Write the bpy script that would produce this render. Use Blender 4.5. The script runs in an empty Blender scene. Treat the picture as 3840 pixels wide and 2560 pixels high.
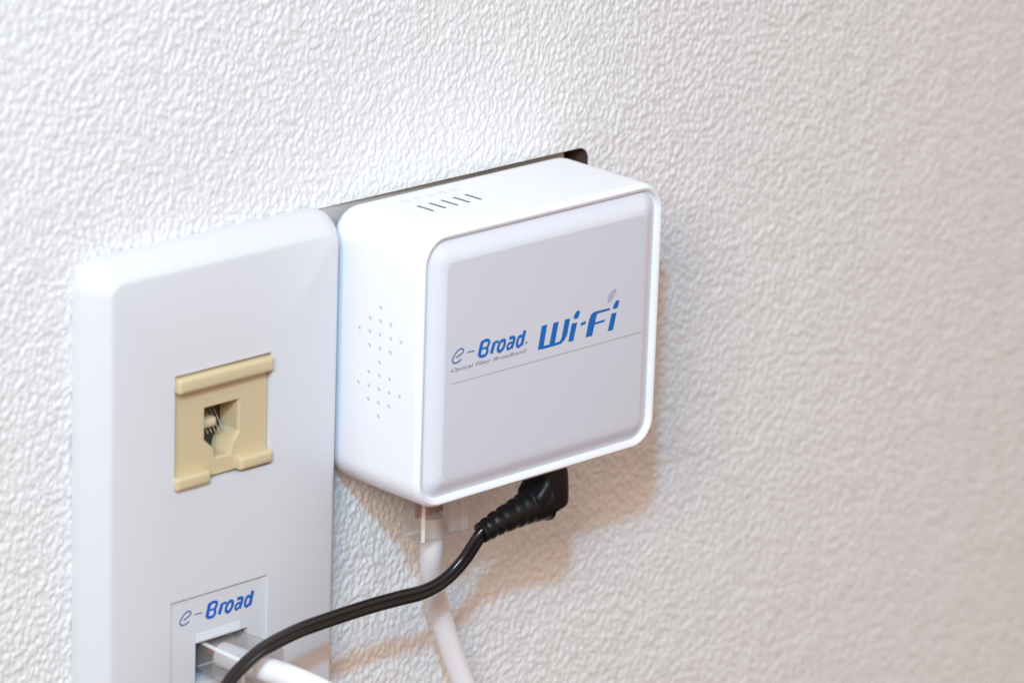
import bpy, bmesh, math
import numpy as np
from mathutils import Vector, Matrix

S = bpy.context.scene
COL = S.collection

# ------------------------------------------------------------------ camera
# plan of the place, in millimetres: X right along the wall, P out of the wall towards the room, Z up
def V(x, p, z):
    return Vector((x * .001, -p * .001, z * .001))

cam_d = bpy.data.cameras.new('camera')
cam = bpy.data.objects.new('camera', cam_d)
COL.objects.link(cam)
yaw, pitch, roll = math.radians(44.68360648), math.radians(18.05575216), math.radians(1.94565752)
d = Vector((math.sin(yaw) * math.cos(pitch), math.cos(yaw) * math.cos(pitch), -math.sin(pitch)))
r0 = Vector((math.cos(yaw), -math.sin(yaw), 0))
u0 = r0.cross(d)
rr = r0 * math.cos(roll) + u0 * math.sin(roll)
uu = -r0 * math.sin(roll) + u0 * math.cos(roll)
M = Matrix((rr, uu, -d)).transposed().to_4x4()
M.translation = Vector((-.5352, -.66773, .29067))
cam.matrix_world = M
cam_d.sensor_width = 36
cam_d.lens = 36 * 16629.4 / 3840
cam_d.clip_start, cam_d.clip_end = .05, 50
cam_d.dof.use_dof = True
cam_d.dof.focus_distance = .955
cam_d.dof.aperture_fstop = 13
cam_d.dof.aperture_blades = 7
S.camera = cam

# ------------------------------------------------------------------ room light
FLASH_W, FLASH_C, FLASH_CONE, FLASH_AIM = 22.4, (.25, .67, 1), 44, (10, 0, 58)
LAMP_W, LAMP_C = 4.4, (1, .87, .74)
S.view_settings.view_transform = 'Standard'
S.view_settings.look = 'None'
S.view_settings.exposure = 0
S.cycles.use_denoising = True
S.cycles.max_bounces = 10
S.cycles.transmission_bounces = 10
S.cycles.caustics_refractive = False
S.cycles.caustics_reflective = False
W = bpy.data.worlds.new('World')
S.world = W
W.use_nodes = True
nt = W.node_tree
bg = nt.nodes['Background']
tc = nt.nodes.new('ShaderNodeTexCoord')
sep = nt.nodes.new('ShaderNodeSeparateXYZ')
mr = nt.nodes.new('ShaderNodeMapRange')
mr.inputs['From Min'].default_value = -.55
mr.inputs['From Max'].default_value = .55
ramp = nt.nodes.new('ShaderNodeMix')
ramp.data_type = 'RGBA'
ramp.inputs['A'].default_value = (.16, .07, .05, 1)     # warm floor of the room
ramp.inputs['B'].default_value = (.955, .77, .63, 1)     # pale ceiling
nt.links.new(tc.outputs['Generated'], sep.inputs[0])
nt.links.new(sep.outputs['Z'], mr.inputs['Value'])
nt.links.new(mr.outputs[0], ramp.inputs['Factor'])
nt.links.new(ramp.outputs['Result'], bg.inputs['Color'])
bg.inputs['Strength'].default_value = 1.0

def lamp(name, pos, target, size, power, col):
    l = bpy.data.lights.new(name, 'AREA')
    l.shape = 'DISK'
    l.size = size
    l.energy = power
    l.color = col
    o = bpy.data.objects.new(name, l)
    COL.objects.link(o)
    o.location = V(*pos)
    o.rotation_euler = (V(*target) - V(*pos)).to_track_quat('-Z', 'Y').to_euler()
    return o
fl = bpy.data.lights.new('flash', 'SPOT')
fl.shadow_soft_size = .026
fl.spot_size = math.radians(FLASH_CONE)
fl.spot_blend = 1
fl.energy = FLASH_W
fl.color = FLASH_C
fo = bpy.data.objects.new('flash', fl)
COL.objects.link(fo)
fo.location = V(-454, 551, 545)
fo.rotation_euler = (V(*FLASH_AIM) - V(-454, 551, 545)).to_track_quat('-Z', 'Y').to_euler()
lamp('room_lamp', (-560, 470, 400), (40, 10, 20), .28, LAMP_W, LAMP_C)

# ------------------------------------------------------------------ materials
def mat(name, col, rough=.4, spec=.5, metal=0, bump=None, coat=0, var=None):
    m = bpy.data.materials.new(name)
    m.use_nodes = True
    t = m.node_tree
    b = t.nodes['Principled BSDF']
    b.inputs['Base Color'].default_value = (*col, 1)
    b.inputs['Roughness'].default_value = rough
    b.inputs['Specular IOR Level'].default_value = spec
    b.inputs['Metallic'].default_value = metal
    b.inputs['Coat Weight'].default_value = coat
    g = t.nodes.new('ShaderNodeNewGeometry')
    if bump:
        n = t.nodes.new('ShaderNodeTexNoise')
        n.inputs['Scale'].default_value = bump[0]
        n.inputs['Detail'].default_value = 3
        bp = t.nodes.new('ShaderNodeBump')
        bp.inputs['Strength'].default_value = bump[1]
        bp.inputs['Distance'].default_value = bump[2]
        t.links.new(g.outputs['Position'], n.inputs['Vector'])
        t.links.new(n.outputs['Fac'], bp.inputs['Height'])
        t.links.new(bp.outputs['Normal'], b.inputs['Normal'])
    if var:
        n = t.nodes.new('ShaderNodeTexNoise')
        n.inputs['Scale'].default_value = var[0]
        n.inputs['Detail'].default_value = 4
        mx = t.nodes.new('ShaderNodeMix')
        mx.data_type = 'RGBA'
        mx.inputs['A'].default_value = (*col, 1)
        mx.inputs['B'].default_value = (*var[1], 1)
        t.links.new(g.outputs['Position'], n.inputs['Vector'])
        t.links.new(n.outputs['Fac'], mx.inputs['Factor'])
        t.links.new(mx.outputs['Result'], b.inputs['Base Color'])
    return m

def clear_mat(name, milk=.11, tint=.92):
    """thin clear moulding: mostly see-through, glossy at the edges, a little milky"""
    m = bpy.data.materials.new(name)
    m.use_nodes = True
    t = m.node_tree
    t.nodes.clear()
    out = t.nodes.new('ShaderNodeOutputMaterial')
    tr = t.nodes.new('ShaderNodeBsdfTransparent')
    tr.inputs['Color'].default_value = (tint, tint * .995, tint * .99, 1)
    gl = t.nodes.new('ShaderNodeBsdfGlossy')
    gl.inputs['Roughness'].default_value = .12
    df = t.nodes.new('ShaderNodeBsdfDiffuse')
    df.inputs['Color'].default_value = (.92, .90, .90, 1)
    lw = t.nodes.new('ShaderNodeLayerWeight')
    lw.inputs['Blend'].default_value = .45
    mu = t.nodes.new('ShaderNodeMath')
    mu.operation = 'MULTIPLY_ADD'
    mu.inputs[1].default_value = .42
    mu.inputs[2].default_value = .03
    t.links.new(lw.outputs['Facing'], mu.inputs[0])
    m1 = t.nodes.new('ShaderNodeMixShader')
    m1.inputs[0].default_value = milk
    m2 = t.nodes.new('ShaderNodeMixShader')
    t.links.new(tr.outputs[0], m1.inputs[1])
    t.links.new(df.outputs[0], m1.inputs[2])
    t.links.new(mu.outputs[0], m2.inputs[0])
    t.links.new(m1.outputs[0], m2.inputs[1])
    t.links.new(gl.outputs[0], m2.inputs[2])
    t.links.new(m2.outputs[0], out.inputs['Surface'])
    return m

M_wall = mat('vinyl_wallpaper', (.775, .768, .775), .6, .22, bump=(1500, .25, .0002), var=(60, (.74, .728, .73)))
M_wallout = mat('vinyl_wallpaper_plain', (.765, .755, .76), .6, .22, bump=(330, .6, .0004))
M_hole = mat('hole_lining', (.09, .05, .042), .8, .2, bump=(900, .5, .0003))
M_steel = mat('bracket_steel', (.50, .475, .45), .55, .4, bump=(700, .1, .0002))
M_plate = mat('plate_plastic', (.675, .68, .72), .27, .5, bump=(2600, .05, .00005))
M_case = mat('case_plastic', (.825, .84, .89), .38, .5, bump=(3200, .06, .00005))
M_panel_lit = mat('panel_plastic_lit', (.735, .755, .845), .38, .5, bump=(3200, .05, .00005))  # panel plastic in a paler colour, standing in for light on the sloping border
M_panel = mat('panel_plastic', (.655, .668, .745), .42, .4, bump=(3200, .05, .00005))
M_vent = mat('vent_shade', (.52, .52, .55), .7, .2)
M_slot = mat('slot_shade', (.17, .17, .17), .8, .2)  # shade inside the vent slots, put into the colour of walls and floors
M_beige = mat('beige_plastic', (.60, .49, .305), .36, .5, bump=(2400, .06, .00005))
M_jackin = mat('jack_inside', (.05, .045, .04), .6, .3)
M_portin = mat('port_inside', (.16, .15, .15), .6, .3)
M_gold = mat('gold_contact', (.45, .38, .26), .6, .4, metal=.3)
M_copper = mat('copper_wire', (.36, .13, .05), .45, .4)
M_pink = mat('pale_wire', (.50, .26, .22), .45, .4)
M_black = mat('black_rubber', (.0055, .0055, .006), .40, .28, bump=(2500, .12, .0001))
M_cord = mat('black_cord', (.004, .005, .008), .24, .6, bump=(1800, .05, .0001))
M_jacket = mat('white_jacket', (.80, .79, .82), .42, .45, bump=(1600, .08, .0001))
M_clear = clear_mat('clear_plastic')
M_clearedge = clear_mat('clear_plastic_glint', .62, .85)  # bright edge lines of the clear plugs, painted as extra milkiness
M_blue = mat('blue_ink', (.010, .145, .50), .5, .3)
M_blueplate = mat('blue_print', (.018, .115, .52), .5, .3)
M_pale = mat('pale_blue_ink', (.09, .13, .36), .5, .3)
M_tag = mat('grey_ink', (.20, .185, .20), .5, .3)
M_leaf = mat('blue_grey_ink', (.40, .41, .53), .5, .3)
M_mark = mat('faint_grey_ink', (.66, .67, .72), .5, .3)
M_rule = mat('rule_ink', (.46, .46, .49), .5, .3)

# ------------------------------------------------------------------ helpers
def link(name, me, m, parent=None, smooth=35):
    o = bpy.data.objects.new(name, me)
    COL.objects.link(o)
    if m and not me.materials:
        me.materials.append(m)
    if parent:
        o.parent = parent
    if smooth:
        me.polygons.foreach_set('use_smooth', [True] * len(me.polygons))
        me.set_sharp_from_angle(angle=math.radians(smooth))
    return o

def from_bm(name, bm, m, parent=None, smooth=35, recalc=True):
    if recalc:
        bmesh.ops.recalc_face_normals(bm, faces=bm.faces)
    me = bpy.data.meshes.new(name)
    bm.to_mesh(me)
    bm.free()
    return link(name, me, m, parent, smooth)

def thing(name, label, cat):
    o = bpy.data.objects.new(name, None)
    COL.objects.link(o)
    o.empty_display_size = .01
    o['label'] = label
    o['category'] = cat
    return o

def rrect(x0, x1, z0, z1, r, inset=0, n=8, rmin=.5):
    x0 += inset; x1 -= inset; z0 += inset; z1 -= inset
    r = max(r - inset, rmin)
    pts = []
    for cx, cz, a0 in ((x1 - r, z1 - r, 0), (x0 + r, z1 - r, 90), (x0 + r, z0 + r, 180), (x1 - r, z0 + r, 270)):
        for i in range(n + 1):
            a = math.radians(a0 + 90 * i / n)
            pts.append((cx + r * math.cos(a), cz + r * math.sin(a)))
    return pts

def loft(bm, loops, cap0=True, cap1=True):
    """loops: lists of (x, p, z) in mm, all the same length"""
    vs = [[bm.verts.new(V(*q)) for q in lp] for lp in loops]
    n = len(vs[0])
    for a, b in zip(vs, vs[1:]):
        for i in range(n):
            bm.faces.new((a[i], a[(i + 1) % n], b[(i + 1) % n], b[i]))
    if cap0:
        bm.faces.new(vs[0][::-1])
    if cap1:
        bm.faces.new(vs[-1])
    return vs

def slab(bm, box, r, prof, n=8, rmin=.4, cap0=True, cap1=True):
    """rounded rectangle carried along a profile of (inset, P)"""
    return loft(bm, [[(x, p, z) for x, z in rrect(*box, r, s, n, rmin)] for s, p in prof], cap0, cap1)

def bar(bm, x0, x1, z0, z1, p0, p1, r=.6, f=.5):
    """block with rounded front edges"""
    prof = [(0, p0), (0, p1 - f)] + [(f * (1 - math.cos(a)), p1 - f + f * math.sin(a)) for a in (math.pi / 6, math.pi / 3, math.pi / 2)]
    slab(bm, (x0, x1, z0, z1), r, prof, 4, .15)

def spline(pts, sub=8):
    P = [Vector(p) for p in pts]
    P = [P[0] * 2 - P[1]] + P + [P[-1] * 2 - P[-2]]
    out = []
    for i in range(1, len(P) - 2):
        a, b, c, e = P[i - 1:i + 3]
        for k in range(sub):
            t = k / sub
            out.append(.5 * ((2 * b) + (c - a) * t + (2 * a - 5 * b + 4 * c - e) * t * t + (3 * b - a - 3 * c + e) * t ** 3))
    out.append(P[-2])
    return out

def tube(bm, pts, rad, n=16, up=(0, 0, 1), flat=1.0, off=(0, 0)):
    """pts in mm (x, p, z); rad number or list; off shifts the tube sideways in its own frame"""
    up = Vector(up)
    loops = []
    for i, c in enumerate(pts):
        t = (pts[min(i + 1, len(pts) - 1)] - pts[max(i - 1, 0)]).normalized()
        a = (up - t * up.dot(t)).normalized()
        b = t.cross(a)
        r = rad[i] if isinstance(rad, (list, tuple)) else rad
        c = c + a * off[0] + b * off[1]
        loops.append([tuple(c + a * (r * math.cos(2 * math.pi * k / n)) + b * (r * flat * math.sin(2 * math.pi * k / n))) for k in range(n)])
    loft(bm, loops)

def flat_poly(bm, pts, p):
    f = bm.faces.new([bm.verts.new(V(x, p, z)) for x, z in pts])
    f.normal_update()
    if f.normal.y > 0:
        f.normal_flip()
    return f

def stroke(bm, pts, w, p, slant=.0):
    """flat pen stroke with round joints, as one ribbon of quads"""
    P = [Vector(q) for q in pts]
    Q = []
    for i in range(len(P) - 1):
        a = P[max(i - 1, 0)]; b = P[i]; c = P[i + 1]; e = P[min(i + 2, len(P) - 1)]
        for k in range(4):
            t = k / 4
            Q.append(.5 * ((2 * b) + (c - a) * t + (2 * a - 5 * b + 4 * c - e) * t * t + (3 * b - a - 3 * c + e) * t ** 3))
    Q.append(P[-1])
    L = []; R = []
    for i, c in enumerate(Q):
        t = (Q[min(i + 1, len(Q) - 1)] - Q[max(i - 1, 0)])
        t = t.normalized() if t.length > 1e-9 else Vector((1, 0))
        nrm = Vector((-t.y, t.x)) * (w / 2)
        L.append(bm.verts.new(V(c.x + nrm.x, p, c.y + nrm.y)))
        R.append(bm.verts.new(V(c.x - nrm.x, p, c.y - nrm.y)))
    for i in range(len(Q) - 1):
        f = bm.faces.new((L[i], R[i], R[i + 1], L[i + 1]))
        f.normal_update()
        if f.normal.y > 0:
            f.normal_flip()

def holed_face(bm, outer, holes, p):
    """flat face at depth p bounded by existing verts 'outer', with rectangular holes; returns the rings of hole verts"""
    es = []
    for i in range(len(outer)):
        a, b = outer[i], outer[(i + 1) % len(outer)]
        es.append(bm.edges.get((a, b)) or bm.edges.new((a, b)))
    rings = []
    for h in holes:
        vs = [bm.verts.new(V(x, p, z)) for x, z in h]
        rings.append(vs)
        for i in range(len(vs)):
            es.append(bm.edges.new((vs[i], vs[(i + 1) % len(vs)])))
    bmesh.ops.triangle_fill(bm, edges=es, use_beauty=True, use_dissolve=False, normal=(0, -1, 0))
    return rings

def sink(bm, ring, dp, cap=False):
    """walls going back from a ring of verts by dp mm"""
    low = [bm.verts.new(v.co + Vector((0, dp * .001, 0))) for v in ring]
    n = len(ring)
    for i in range(n):
        bm.faces.new((ring[i], ring[(i + 1) % n], low[(i + 1) % n], low[i]))
    if cap:
        bm.faces.new(low)
    return low

# ------------------------------------------------------------------ the wall: embossed vinyl paper, real relief
STEP = .30
gx = np.arange(-45, 335, STEP)
gz = np.arange(-165, 105, STEP)

def band(shape, wl_x, wl_z, width, seed):
    g = np.random.default_rng(seed).standard_normal(shape)
    fz = np.fft.fftfreq(shape[0], STEP)[:, None] * wl_z
    fx = np.fft.rfftfreq(shape[1], STEP)[None, :] * wl_x
    rad = np.sqrt(fx ** 2 + fz ** 2)
    filt = np.exp(-((rad - 1) / width) ** 2)
    o = np.fft.irfft2(np.fft.rfft2(g) * filt, s=shape)
    return o / o.std()
shp = (len(gz), len(gx))
h1 = band(shp, 2.35, 3.7, .9, 1)
h2 = band(shp, 1.15, 1.7, .5, 2)
h3 = band(shp, 12, 14, .6, 3)
h = np.tanh(.75 * (h1 + .48 * h2 + .25 * h3)) * .185 + h2 * .024 + h3 * .015
XX, ZZ = np.meshgrid(gx, gz)
edge = np.minimum.reduce([XX - gx[0], gx[-1] - XX, ZZ - gz[0], gz[-1] - ZZ])
h *= np.clip(edge / 4, 0, 1)
# opening cut in the paper for the mounting bracket
HX0, HX1, HZ0, HZ1, HR = 58.0, 147.1, -29.0, 25.9, 3.0
cx, cz = (HX0 + HX1) / 2, (HZ0 + HZ1) / 2
ax, az = (HX1 - HX0) / 2 - HR, (HZ1 - HZ0) / 2 - HR
qx, qz = np.abs(XX - cx) - ax, np.abs(ZZ - cz) - az
ox, oz = np.maximum(qx, 0), np.maximum(qz, 0)
sd = np.hypot(ox, oz) + np.minimum(np.maximum(qx, qz), 0) - HR
inside = sd < 0
ln = np.hypot(ox, oz)
corner = ln > 1e-9
dx = np.where(corner, ox / np.maximum(ln, 1e-9), np.where(qx > qz, 1, 0)) * np.sign(XX - cx)
dz = np.where(corner, oz / np.maximum(ln, 1e-9), np.where(qx > qz, 0, 1)) * np.sign(ZZ - cz)
nx_, nz_ = len(gx), len(gz)
idx = np.arange(nx_ * nz_).reshape(nz_, nx_)
quads = np.stack([idx[:-1, :-1], idx[:-1, 1:], idx[1:, 1:], idx[1:, :-1]], -1).reshape(-1, 4)
keep = ~inside.ravel()[quads].all(1)
quads = quads[keep]
XM = np.where(inside, XX - sd * dx, XX)
ZM = np.where(inside, ZZ - sd * dz, ZZ)
h = h * np.clip((sd + .2) / 1.2, .25, 1)
co = np.stack([XM, -h, ZM], -1).reshape(-1, 3)
# plain sheet beyond the embossed area
B = 900.0
ring = np.array([[-B, 0, -B], [gx[0], 0, -B], [gx[-1], 0, -B], [B, 0, -B],
                 [-B, 0, gz[0]], [gx[0], 0, gz[0]], [gx[-1], 0, gz[0]], [B, 0, gz[0]],
                 [-B, 0, gz[-1]], [gx[0], 0, gz[-1]], [gx[-1], 0, gz[-1]], [B, 0, gz[-1]],
                 [-B, 0, B], [gx[0], 0, B], [gx[-1], 0, B], [B, 0, B]])
rq = [[r * 4 + c, r * 4 + c + 1, (r + 1) * 4 + c + 1, (r + 1) * 4 + c] for r in range(3) for c in range(3) if not (r == 1 and c == 1)]
used = np.zeros(len(co), bool)
used[quads.ravel()] = True
remap = np.cumsum(used) - 1
co = co[used]
quads = remap[quads]
base_n = len(co)
allco = np.concatenate([co, ring]) * .001
allq = np.concatenate([quads, np.array(rq) + base_n]).astype(np.int32)
me = bpy.data.meshes.new('wall')
me.vertices.add(len(allco))
me.vertices.foreach_set('co', allco.astype(np.float32).ravel())
me.loops.add(allq.size)
me.loops.foreach_set('vertex_index', allq.ravel())
me.polygons.add(len(allq))
me.polygons.foreach_set('loop_start', np.arange(0, allq.size, 4, dtype=np.int32))
me.materials.append(M_wall)
me.materials.append(M_wallout)
mi = np.zeros(len(allq), np.int32)
mi[len(quads):] = 1
me.polygons.foreach_set('material_index', mi)
me.polygons.foreach_set('use_smooth', np.ones(len(allq), bool))
me.update(calc_edges=True)
wall = bpy.data.objects.new('wall', me)
COL.objects.link(wall)
wall['kind'] = 'structure'
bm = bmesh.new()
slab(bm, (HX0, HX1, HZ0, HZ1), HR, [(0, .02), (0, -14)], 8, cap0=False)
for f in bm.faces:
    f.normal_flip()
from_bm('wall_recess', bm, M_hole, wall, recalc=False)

# ------------------------------------------------------------------ mounting bracket in the opening
br = thing('mounting_bracket', 'thin grey metal bracket showing in the gap above the white router', 'bracket')
bm = bmesh.new()
slab(bm, (HX0 + .4, 142.5, HZ0 + .5, HZ1 - .1), 1.5, [(0, -2.6), (0, -.25), (.15, -.08)], 4)
for v in bm.verts:
    v.co.y += max(0, v.co.x - .095) * .06
from_bm('bracket_plate', bm, M_steel, br)

# ------------------------------------------------------------------ wall outlet with telephone jack and network port
outlet = thing('wall_outlet', 'tall white wall plate with a beige telephone jack, left of the router', 'wall outlet')
bm = bmesh.new()
PB = (0, 69.2, -93, 27)
prof = [(0, .1), (0, 2.3), (.25, 3.1), (.8, 4.0), (3.0, 6.85), (3.7, 7.55), (4.2, 7.88), (4.7, 8.0)]
vs = slab(bm, PB, 7, prof, 8, 1.0, cap1=False)
JH = (20.7, 47.0, -24.5, .25)
LH = (20.1, 46.8, -77.0, -49.35)
rect = lambda b: [(b[0], b[2]), (b[1], b[2]), (b[1], b[3]), (b[0], b[3])]
rings = holed_face(bm, vs[-1], [rect(JH), rect(LH)], 8.0)
for rg in rings:
    sink(bm, rg, 6.5)
from_bm('cover', bm, M_plate, outlet, 30)

# telephone jack insert
jb = bmesh.new()
outer = [jb.verts.new(V(x, 6.9, z)) for x, z in rect((JH[0] + .12, JH[1] - .35, JH[2] + .6, JH[3] - .25))]
hole = [(29.5, -8.6), (39.5, -8.6), (39.5, -15.9), (37.6, -18.2), (36.9, -20.7), (32.7, -20.7), (31.9, -18.0), (29.5, -15.7)]
rg = holed_face(jb, outer, [hole], 6.9)[0]
cxh, czh = 34.5, -13.4
bev = [jb.verts.new(V(cxh + (v.co.x * 1000 - cxh) * .93, 6.2, czh + (v.co.z * 1000 - czh) * .95)) for v in rg]
for i in range(len(rg)):
    jb.faces.new((rg[i], rg[(i + 1) % len(rg)], bev[(i + 1) % len(rg)], bev[i]))
low = sink(jb, bev, 5.5)
sink(jb, outer, 4.0)
jack = from_bm('telephone_jack', jb, M_beige, outlet, 25)
bm = bmesh.new()
bm.faces.new([bm.verts.new(V(v[0], .75, v[1])) for v in [(29.9, -20.6), (39.3, -20.6), (39.3, -8.8), (29.9, -8.8)]])
from_bm('jack_back', bm, M_jackin, jack, 0)
bm = bmesh.new()
bar(bm, 20.95, 46.95, -3.75, -.3, 6.7, 9.3, .7, .9)
from_bm('retaining_bar', bm, M_beige, jack)
for x0, x1, z0, z1 in ((20.6, 29.9, -24.7, -21.75), (37.9, 47.0, -23.9, -21.0)):
    bm = bmesh.new()
    bar(bm, x0, x1, z0, z1, 6.7, 9.2, .6, .8)
    from_bm('retaining_foot', bm, M_beige, jack)
for k in range(6):
    bm = bmesh.new()
    x = 31.6 + k * 1.02
    tube(bm, [Vector((x, 4.6, -15.6)), Vector((x, 4.0, -14.9)), Vector((x, 2.2, -12.4)), Vector((x, 1.0, -11.4))], .10, 6)
    from_bm('contact', bm, M_gold, jack)
bm = bmesh.new()
bar(bm, 29.8, 35.0, -14.4, -12.2, .8, 5.0, .7, .9)
from_bm('contact_block', bm, M_beige, jack)

# network port insert with its printed name
bm = bmesh.new()
PORT = (27.4, 41.9, -69.6, -60.25)
outer = [bm.verts.new(V(x, 7.45, z)) for x, z in rect((LH[0] + .1, LH[1] - .1, LH[2] + .1, LH[3] - .12))]
rg = holed_face(bm, outer, [rect(PORT)], 7.45)[0]
sink(bm, rg, 6.7, cap=False)
sink(bm, outer, 2.0)
port = from_bm('port_panel', bm, M_plate, outlet, 25)
bm = bmesh.new()
bm.faces.new([bm.verts.new(V(x, .8, z)) for x, z in rect(PORT)])
from_bm('port_back', bm, M_portin, port, 0)
bm = bmesh.new()
loft(bm, [[(x, 7.48, -58.1), (x, 7.95, -59.8), (x, 7.8, -60.2), (x, 7.3, -60.2)] for x in (27.6, 39.6)])
from_bm('port_lip', bm, M_plate, port, 20)

WIFI = [[[103.73, 0.23], [105.37, 0.26], [104.4, -5.06], [102.76, -4.98]], [[107.21, 0.24], [108.85, 0.22], [107.85, -4.49], [106.21, -4.41]], [[110.69, 0.31], [112.28, 0.25], [111.5, -3.44], [110.73, -4.41], [109.66, -5.01], [108.56, -5.05], [108.53, -4.42], [109.22, -4.41], [109.68, -3.99], [109.92, -3.32]], [[103.89, -4.4], [109.35, -4.39], [109.59, -5.02], [105.29, -5.09], [103.92, -5.07]], [[112.82, -1.04], [114.48, -1.11], [113.45, -5.12], [111.93, -5.01]], [[113.62, 0.96], [114.27, 1.55], [114.97, 1.51], [115.2, 1.05], [114.77, 0.01], [114.09, -0.26], [113.32, -0.01], [113.36, 0.5]], [[115.54, -1.48], [117.05, -1.27], [117.02, -1.98], [115.57, -2.1]], [[118.09, -1.27], [118.65, -0.15], [119.46, 0.26], [120.72, 0.11], [120.23, -1.08], [119.19, -5.1], [117.18, -5.05]], [[119.46, 0.26], [124.34, 0.22], [124.44, -0.27], [120.19, -0.35]], [[119.46, -2.21], [122.94, -2.14], [122.89, -2.64], [119.34, -2.71]], [[124.98, -1.2], [126.52, -1.2], [125.62, -5.05], [124.0, -4.99]], [[125.9, 1.1], [126.37, 1.57], [127.08, 1.38], [127.17, 0.95], [126.75, -0.21], [125.77, -0.32], [125.34, -0.03], [125.45, 0.46]]]
EB = [([[78.59, -1.71], [79.76, -1.32], [80.57, -0.85], [80.61, -0.32], [79.94, -0.0], [78.89, -0.33], [77.98, -1.23], [77.54, -2.04], [77.8, -2.63], [78.52, -2.87], [79.46, -2.71], [80.15, -2.31]], 0.38), ([[81.77, -1.24], [82.84, -1.23], [83.92, -1.3]], 0.3), ([[86.05, 0.2], [85.28, -2.73]], 0.85), ([[85.76, 0.07], [86.94, 0.38], [87.96, 0.22], [88.11, -0.4], [87.72, -1.14], [87.55, -1.47], [87.7, -2.14], [87.19, -2.85], [86.36, -2.95], [85.28, -2.78]], 0.62), ([[86.05, -1.26], [87.6, -1.26]], 0.4), ([[89.67, -0.59], [88.86, -2.9]], 0.8), ([[89.33, -0.93], [90.09, -0.58], [90.99, -0.68]], 0.5), ([[91.31, -0.97], [92.13, -0.59], [92.75, -0.9], [92.56, -2.04], [91.87, -2.77], [91.21, -2.91], [90.77, -2.41], [90.97, -1.54], [91.31, -0.97]], 0.65), ([[94.06, -0.62], [95.02, -0.54], [95.58, -0.83], [95.27, -1.87], [94.83, -3.01]], 0.65), ([[95.2, -1.72], [94.23, -1.65], [93.59, -2.16], [93.68, -2.87], [94.28, -2.85], [94.99, -2.36]], 0.5), ([[98.62, 0.29], [97.8, -2.93]], 0.75), ([[98.01, -0.96], [97.21, -0.71], [96.63, -1.32], [96.38, -2.46], [96.83, -2.96], [97.66, -2.63]], 0.6)]

def word(parent, p, fx, fz, ink, pale):
    a = bmesh.new(); b = bmesh.new()
    for k, (pts, w) in enumerate(EB):
        stroke(a if k < 2 else b, [(fx(x), fz(z)) for x, z in pts], w * (1.0 if k < 2 else 1.14), p + .01 + .006 * k)
    from_bm('logo_initial', a, pale, parent, 0, recalc=False)
    from_bm('logo_lettering', b, ink, parent, 0, recalc=False)
word(port, 7.45, lambda x: 30.21 + (x - 85.03) * .95, lambda z: -55.34 + (z + 2.88) * .97, M_blueplate, M_pale)

# ------------------------------------------------------------------ wireless router
router = thing('wireless_router', 'small square white wireless router with blue lettering on its grey front', 'router')
RX0, RX1, RZ0, RZ1 = 68.9, 141.0, -34.86, 26.14
RB = (RX0, RX1, RZ0, RZ1)
bm = bmesh.new()
prof = [(2.0, 1.0), (1.2, 1.25), (.55, 1.9), (.15, 3.1), (0, 4.6), (0, 28.0), (.1, 28.8), (.4, 29.5), (.9, 29.85), (1.4, 29.7), (1.65, 29.3), (1.8, 28.75), (2.6, 28.55)]
slab(bm, RB, 6.8, prof, 10, 1.0)
me = bpy.data.meshes.new('housing')
bmesh.ops.recalc_face_normals(bm, faces=bm.faces)
bm.to_mesh(me); bm.free()
housing = bpy.data.objects.new('housing', me)
COL.objects.link(housing)
housing.parent = router
me.materials.append(M_case)
me.materials.append(M_slot)
# cutters for the vents: five slots on the top, two diamonds of round holes on the side
DOTS = []
for zc in (1.75, -10.25):
    for i, nn in ((2, 1), (1, 3), (0, 5), (-1, 3), (-2, 1)):
        for k in range(nn):
            DOTS.append((17.35 + (k - (nn - 1) / 2) * 3.22, zc + i * 3.02))
DOTS = sorted(set((round(a, 2), round(b, 2)) for a, b in DOTS))
DOTS = [q for i, q in enumerate(DOTS) if not any(abs(q[0] - w[0]) < .5 and abs(q[1] - w[1]) < .5 for w in DOTS[:i])]
SLOTS = [(84.0 + 3.5 * k, 11.7, 16.75) for k in range(5)]
cb = bmesh.new()
for p, z in DOTS:
    loft(cb, [[(x, p + .5 * math.cos(2 * math.pi * k / 10), z + .5 * math.sin(2 * math.pi * k / 10)) for k in range(10)] for x in (RX0 - .5, RX0 + .5)])
for x, p0, p1 in SLOTS:
    loft(cb, [[(x - .38, p0, z), (x + .38, p0, z), (x + .52, p1, z), (x - .24, p1, z)] for z in (RZ1 - 1.2, RZ1 + .5)])
bmesh.ops.recalc_face_normals(cb, faces=cb.faces)
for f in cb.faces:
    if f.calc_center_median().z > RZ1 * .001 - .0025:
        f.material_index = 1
cm = bpy.data.meshes.new('cutter')
cb.to_mesh(cm); cb.free()
cm.materials.append(M_case)
cm.materials.append(M_slot)
cut = bpy.data.objects.new('cutter', cm)
COL.objects.link(cut)
md = housing.modifiers.new('vents', 'BOOLEAN')
md.object = cut
md.solver = 'EXACT'
md.material_mode = 'INDEX'
dg = bpy.context.evaluated_depsgraph_get()
ne = bpy.data.meshes.new_from_object(housing.evaluated_get(dg))
housing.modifiers.clear()
housing.data = ne
ne.name = 'housing'
bpy.data.objects.remove(cut)
ne.polygons.foreach_set('use_smooth', [True] * len(ne.polygons))
ne.set_sharp_from_angle(angle=math.radians(32))
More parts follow.
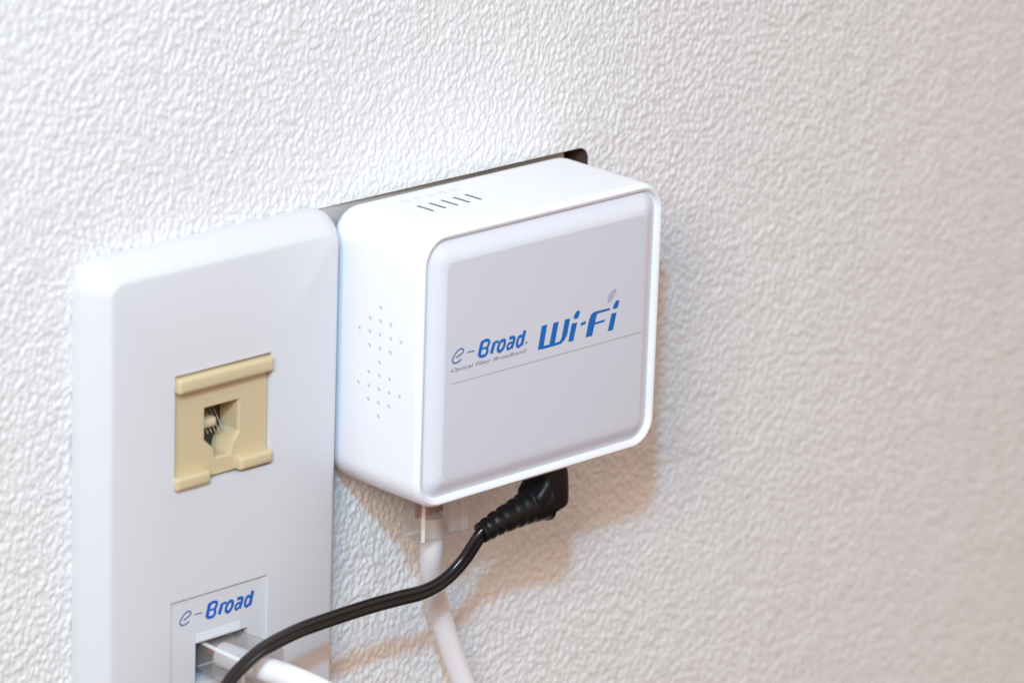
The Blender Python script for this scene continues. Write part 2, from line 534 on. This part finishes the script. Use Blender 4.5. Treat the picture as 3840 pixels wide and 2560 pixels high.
# the floor of each slot and hole is a piece of its own
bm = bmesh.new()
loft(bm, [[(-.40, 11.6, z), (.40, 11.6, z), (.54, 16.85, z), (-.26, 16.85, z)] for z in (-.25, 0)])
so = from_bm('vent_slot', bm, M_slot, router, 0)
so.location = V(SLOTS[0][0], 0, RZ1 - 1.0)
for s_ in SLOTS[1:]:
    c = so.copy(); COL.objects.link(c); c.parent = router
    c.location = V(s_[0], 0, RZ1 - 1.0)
bm = bmesh.new()
loft(bm, [[(x, .52 * math.cos(2 * math.pi * k / 10), .52 * math.sin(2 * math.pi * k / 10)) for k in range(10)] for x in (0, .2)])
do = from_bm('vent_hole', bm, M_vent, router, 0)
do.location = V(RX0 + .22, *DOTS[0])
for q in DOTS[1:]:
    c = do.copy(); COL.objects.link(c); c.parent = router
    c.location = V(RX0 + .22, *q)
bm = bmesh.new()
for k in range(5):
    x = 84.2 + 3.5 * k
    for dx, p0, p1 in ((-.7, 6.8, 8.6), (.1, 7.0, 8.4), (.8, 6.8, 8.6)):
        vs = [bm.verts.new(V(*q)) for q in ((x + dx, p0, RZ1 + .012), (x + dx + .4, p0, RZ1 + .012), (x + dx + .45, p1, RZ1 + .012), (x + dx + .05, p1, RZ1 + .012))]
        f = bm.faces.new(vs); f.normal_update()
        if f.normal.z < 0:
            f.normal_flip()
from_bm('indicator_marks', bm, M_mark, router, 0, recalc=False)
# raised front cover with sloping border, then the grey panel
bm = bmesh.new()
slab(bm, RB, 6.8, [(2.0, 27.4), (2.0, 28.55), (2.2, 28.75), (2.7, 28.98), (4.0, 29.72), (4.8, 30.1), (5.5, 30.36), (6.1, 30.52), (6.6, 30.58), (6.6, 30.2)], 10, 1.6)
from_bm('front_cover', bm, M_panel_lit, router, 30)
bm = bmesh.new()
slab(bm, RB, 6.8, [(6.6, 30.1), (6.6, 30.585), (6.8, 30.6)], 10, 1.6)
panel = from_bm('front_panel', bm, M_panel, router, 30)
PP = 30.6
word(panel, PP, lambda x: x, lambda z: z, M_blue, M_pale)
bm = bmesh.new()
for k, poly in enumerate(WIFI):
    flat_poly(bm, poly, PP + .01 + .006 * k)
from_bm('name_lettering', bm, M_blue, panel, 0, recalc=False)
bm = bmesh.new()
for r_, a0, a1 in ((2.85, 112, 152), (3.4, 98, 158), (3.95, 100, 140)):
    stroke(bm, [(126.8 + r_ * math.cos(math.radians(a0 + (a1 - a0) * k / 5)), .2 + r_ * math.sin(math.radians(a0 + (a1 - a0) * k / 5))) for k in range(6)], .44, PP + .012)
from_bm('signal_mark', bm, M_leaf, panel, 0, recalc=False)
bm = bmesh.new()
flat_poly(bm, [(77.2, -7.5), (134.6, -7.5), (134.6, -7.22), (77.2, -7.22)], PP + .012)
from_bm('rule_line', bm, M_rule, panel, 0, recalc=False)
bm = bmesh.new()
flat_poly(bm, [(99.24 + .3 * math.cos(a * math.pi / 4), -2.6 + .3 * math.sin(a * math.pi / 4)) for a in range(8)], PP + .012)
from_bm('registered_mark', bm, M_tag, panel, 0, recalc=False)
cu = bpy.data.curves.new('tagline', 'FONT')
cu.body = 'Optical Fiber Broadband'
cu.size = .0012
cu.shear = .25
cu.offset = .00001
to = bpy.data.objects.new('tagline_source', cu)
COL.objects.link(to)
dg = bpy.context.evaluated_depsgraph_get()
dg.update()
tm = bpy.data.meshes.new_from_object(to.evaluated_get(dg))
bpy.data.objects.remove(to)
xs = [v.co.x for v in tm.vertices]
kx = .0222 / (max(xs) - min(xs)); x0 = min(xs)
for v in tm.vertices:
    x, y = v.co.x, v.co.y
    v.co = V(77.2 + (x - x0) * kx * 1000, PP + .014, -4.75 + y * 1000)
tm.name = 'tagline'
link('tagline', tm, M_tag, panel, 0)

# ------------------------------------------------------------------ black power cable
pc = thing('power_cable', 'black power cable with ribbed plug under the router, crossing the wall plate', 'power cable')
bm = bmesh.new()
shape = [(110.6, -33.5), (116.8, -33.5), (117.6, -43.4), (117.0, -44.9), (114.2, -45.6), (110.6, -46.6), (108.2, -46.4), (107.2, -41.0), (109.0, -38.8), (110.2, -37.6)]
for _ in range(2):      # round the outline's corners
    shape = [q for a, b in zip(shape, shape[1:] + shape[:1]) for q in ((a[0] * .8 + b[0] * .2, a[1] * .8 + b[1] * .2), (a[0] * .2 + b[0] * .8, a[1] * .2 + b[1] * .8))]
ccx, ccz = 113.0, -41
lp = []
for f, p in ((.70, 20.2), (.86, 20.5), (.95, 21.2), (1, 22.4), (1, 25.6), (.96, 26.9), (.87, 27.7), (.70, 28.0)):
    lp.append([(ccx + (x - ccx) * f, p, ccz + (z - ccz) * f) for x, z in shape])
loft(bm, lp)
from_bm('plug_body', bm, M_black, pc, 65)
bm = bmesh.new()
axis = spline([(112, 24.1, -43.0), (108.5, 24.1, -43.7), (104, 23.9, -44.6), (99, 23.5, -45.7), (94.8, 23.1, -47.1)], 10)
n_ = len(axis)
rad = []
for i in range(n_):
    t = i / (n_ - 1)
    r = 5.1 - 2.8 * t ** .6
    if .18 < t < .95:
        r += -.12 + .16 * (1 if math.sin((t - .18) * 2 * math.pi * 7.5) > -.5 else -1)
    rad.append(r)
tube(bm, axis, rad, 20, flat=.95)
from_bm('strain_relief', bm, M_black, pc, 50)
cpts = [(98, 23.3, -46.1), (95.2, 23, -47.3), (91.7, 21, -53.5), (87.1, 20, -57.1), (81.5, 19.5, -58.5), (74.5, 19.5, -58.2), (65.3, 19.5, -57.9), (50.7, 20.5, -57.5), (42.4, 21.8, -57.2), (32.6, 24, -57.3), (26.5, 25.5, -58.3), (21.2, 26.6, -60.2), (17.0, 27.6, -63.0), (12, 29, -66), (7, 30, -74), (4, 30, -86), (3, 30, -105)]
path = spline(cpts, 8)
bm = bmesh.new()
for s in (-1, 1):
    tube(bm, path, 1.02, 16, up=(-.35, .35, 1), off=(s * .93, 0))
from_bm('twin_cord', bm, M_cord, pc, 60)

# ------------------------------------------------------------------ network cables
def plug_parts(t, fr, l0=4.4):
    """clear modular plug; fr maps local (w, d, l) mm to (x, p, z): w across, d thickness, l along (0 = cable end)"""
    def blk(bm, w0, w1, d0, d1, l0, l1):
        loft(bm, [[fr(w0, d0, l), fr(w1, d0, l), fr(w1, d1, l), fr(w0, d1, l)] for l in (l0, l1)])
    bm = bmesh.new()
    def oct_(w, d0, d1, l, e=0, c=.55):
        w -= e; d0 += e; d1 -= e
        return [fr(*q, l) for q in ((-w + c, d0), (w - c, d0), (w, d0 + c), (w, d1 - c), (w - c, d1), (-w + c, d1), (-w, d1 - c), (-w, d0 + c))]
    loft(bm, [oct_(5.85, -3.5, 3.5, 0, .5), oct_(5.85, -3.5, 3.5, .5), oct_(5.85, -3.5, 3.5, 8), oct_(5.4, -3.3, 3.3, 16), oct_(5.4, -3.3, 3.3, 16.4, .3)])
    bm.faces.ensure_lookup_table()
    for f in bm.faces:
        if len(f.verts) == 4 and min(e.calc_length() for e in f.edges) < .0009:
            f.material_index = 1
    body = from_bm('plug_body', bm, M_clear, t, 20)
    body.data.materials.append(M_clearedge)
    for k in range(8):
        w = (k - 3.5) * 1.02
        bm = bmesh.new()
        blk(bm, w - .30, w + .30, .6, 1.3, l0 + .25 * (k % 3), 15)
        from_bm('wire', bm, (M_copper, M_pink)[k < 4 and k % 2], body, 0)
    return body

def latch(t, fr, bw, l0, l1, d0):
    bm = bmesh.new()
    loft(bm, [[fr(-bw, d, l), fr(bw, d, l), fr(bw, d + .9, l), fr(-bw, d + .9, l)] for l, d in ((l0, d0 + 2.2), (l0 + 4, d0 + 1.6), (l1, d0 + .1))])
    return from_bm('latch', bm, M_clear, t, 30)

nc = thing('network_cable', 'white network cable hanging from the clear plug under the router', 'network cable')
fr1 = lambda w, dd, l: (87.4 + w, 15.4 - dd, -48.0 + l)
plug_parts(nc, fr1)
latch(nc, lambda w, dd, l: (87.4 + 2.2 + w, 15.4 + dd, -48.0 + l), 2.6, 2.5, 13, 3.6)
bm = bmesh.new()
tube(bm, spline([(87.4, 15.2, -43.6), (87.5, 15.2, -46), (87.7, 15.1, -48), (88.6, 14.3, -52.5), (90.3, 12.6, -57.8), (93.6, 10, -63.6), (96.8, 8.2, -69.1), (100.2, 8, -77.5), (104.6, 9, -89), (108.3, 11, -98.6), (112, 14, -112), (114, 17, -130)], 8), 2.55, 20)
from_bm('jacket', bm, M_jacket, nc, 60)

n2 = thing('network_cable', 'white network cable plugged into the wall plate below its blue lettering', 'network cable')
fr2 = lambda w, dd, l: (35.3 + w, 20.5 - l, -64.2 + dd)
plug_parts(n2, fr2, 13.2)
latch(n2, lambda w, dd, l: (35.3 + w, 20.5 - l, -64.2 - dd), 2.8, 1, 13, 3.6)
bm = bmesh.new()
tube(bm, spline([(34.9, 7.6, -64.6), (35.2, 14, -64.4), (35.4, 20, -64.1), (37.2, 27, -64.5), (39.8, 35, -66.2), (43, 44, -70), (46.5, 53, -76.5), (49, 60, -86), (50, 64, -100), (50, 65, -120)], 8), 2.7, 20)
from_bm('jacket', bm, M_jacket, n2, 60)
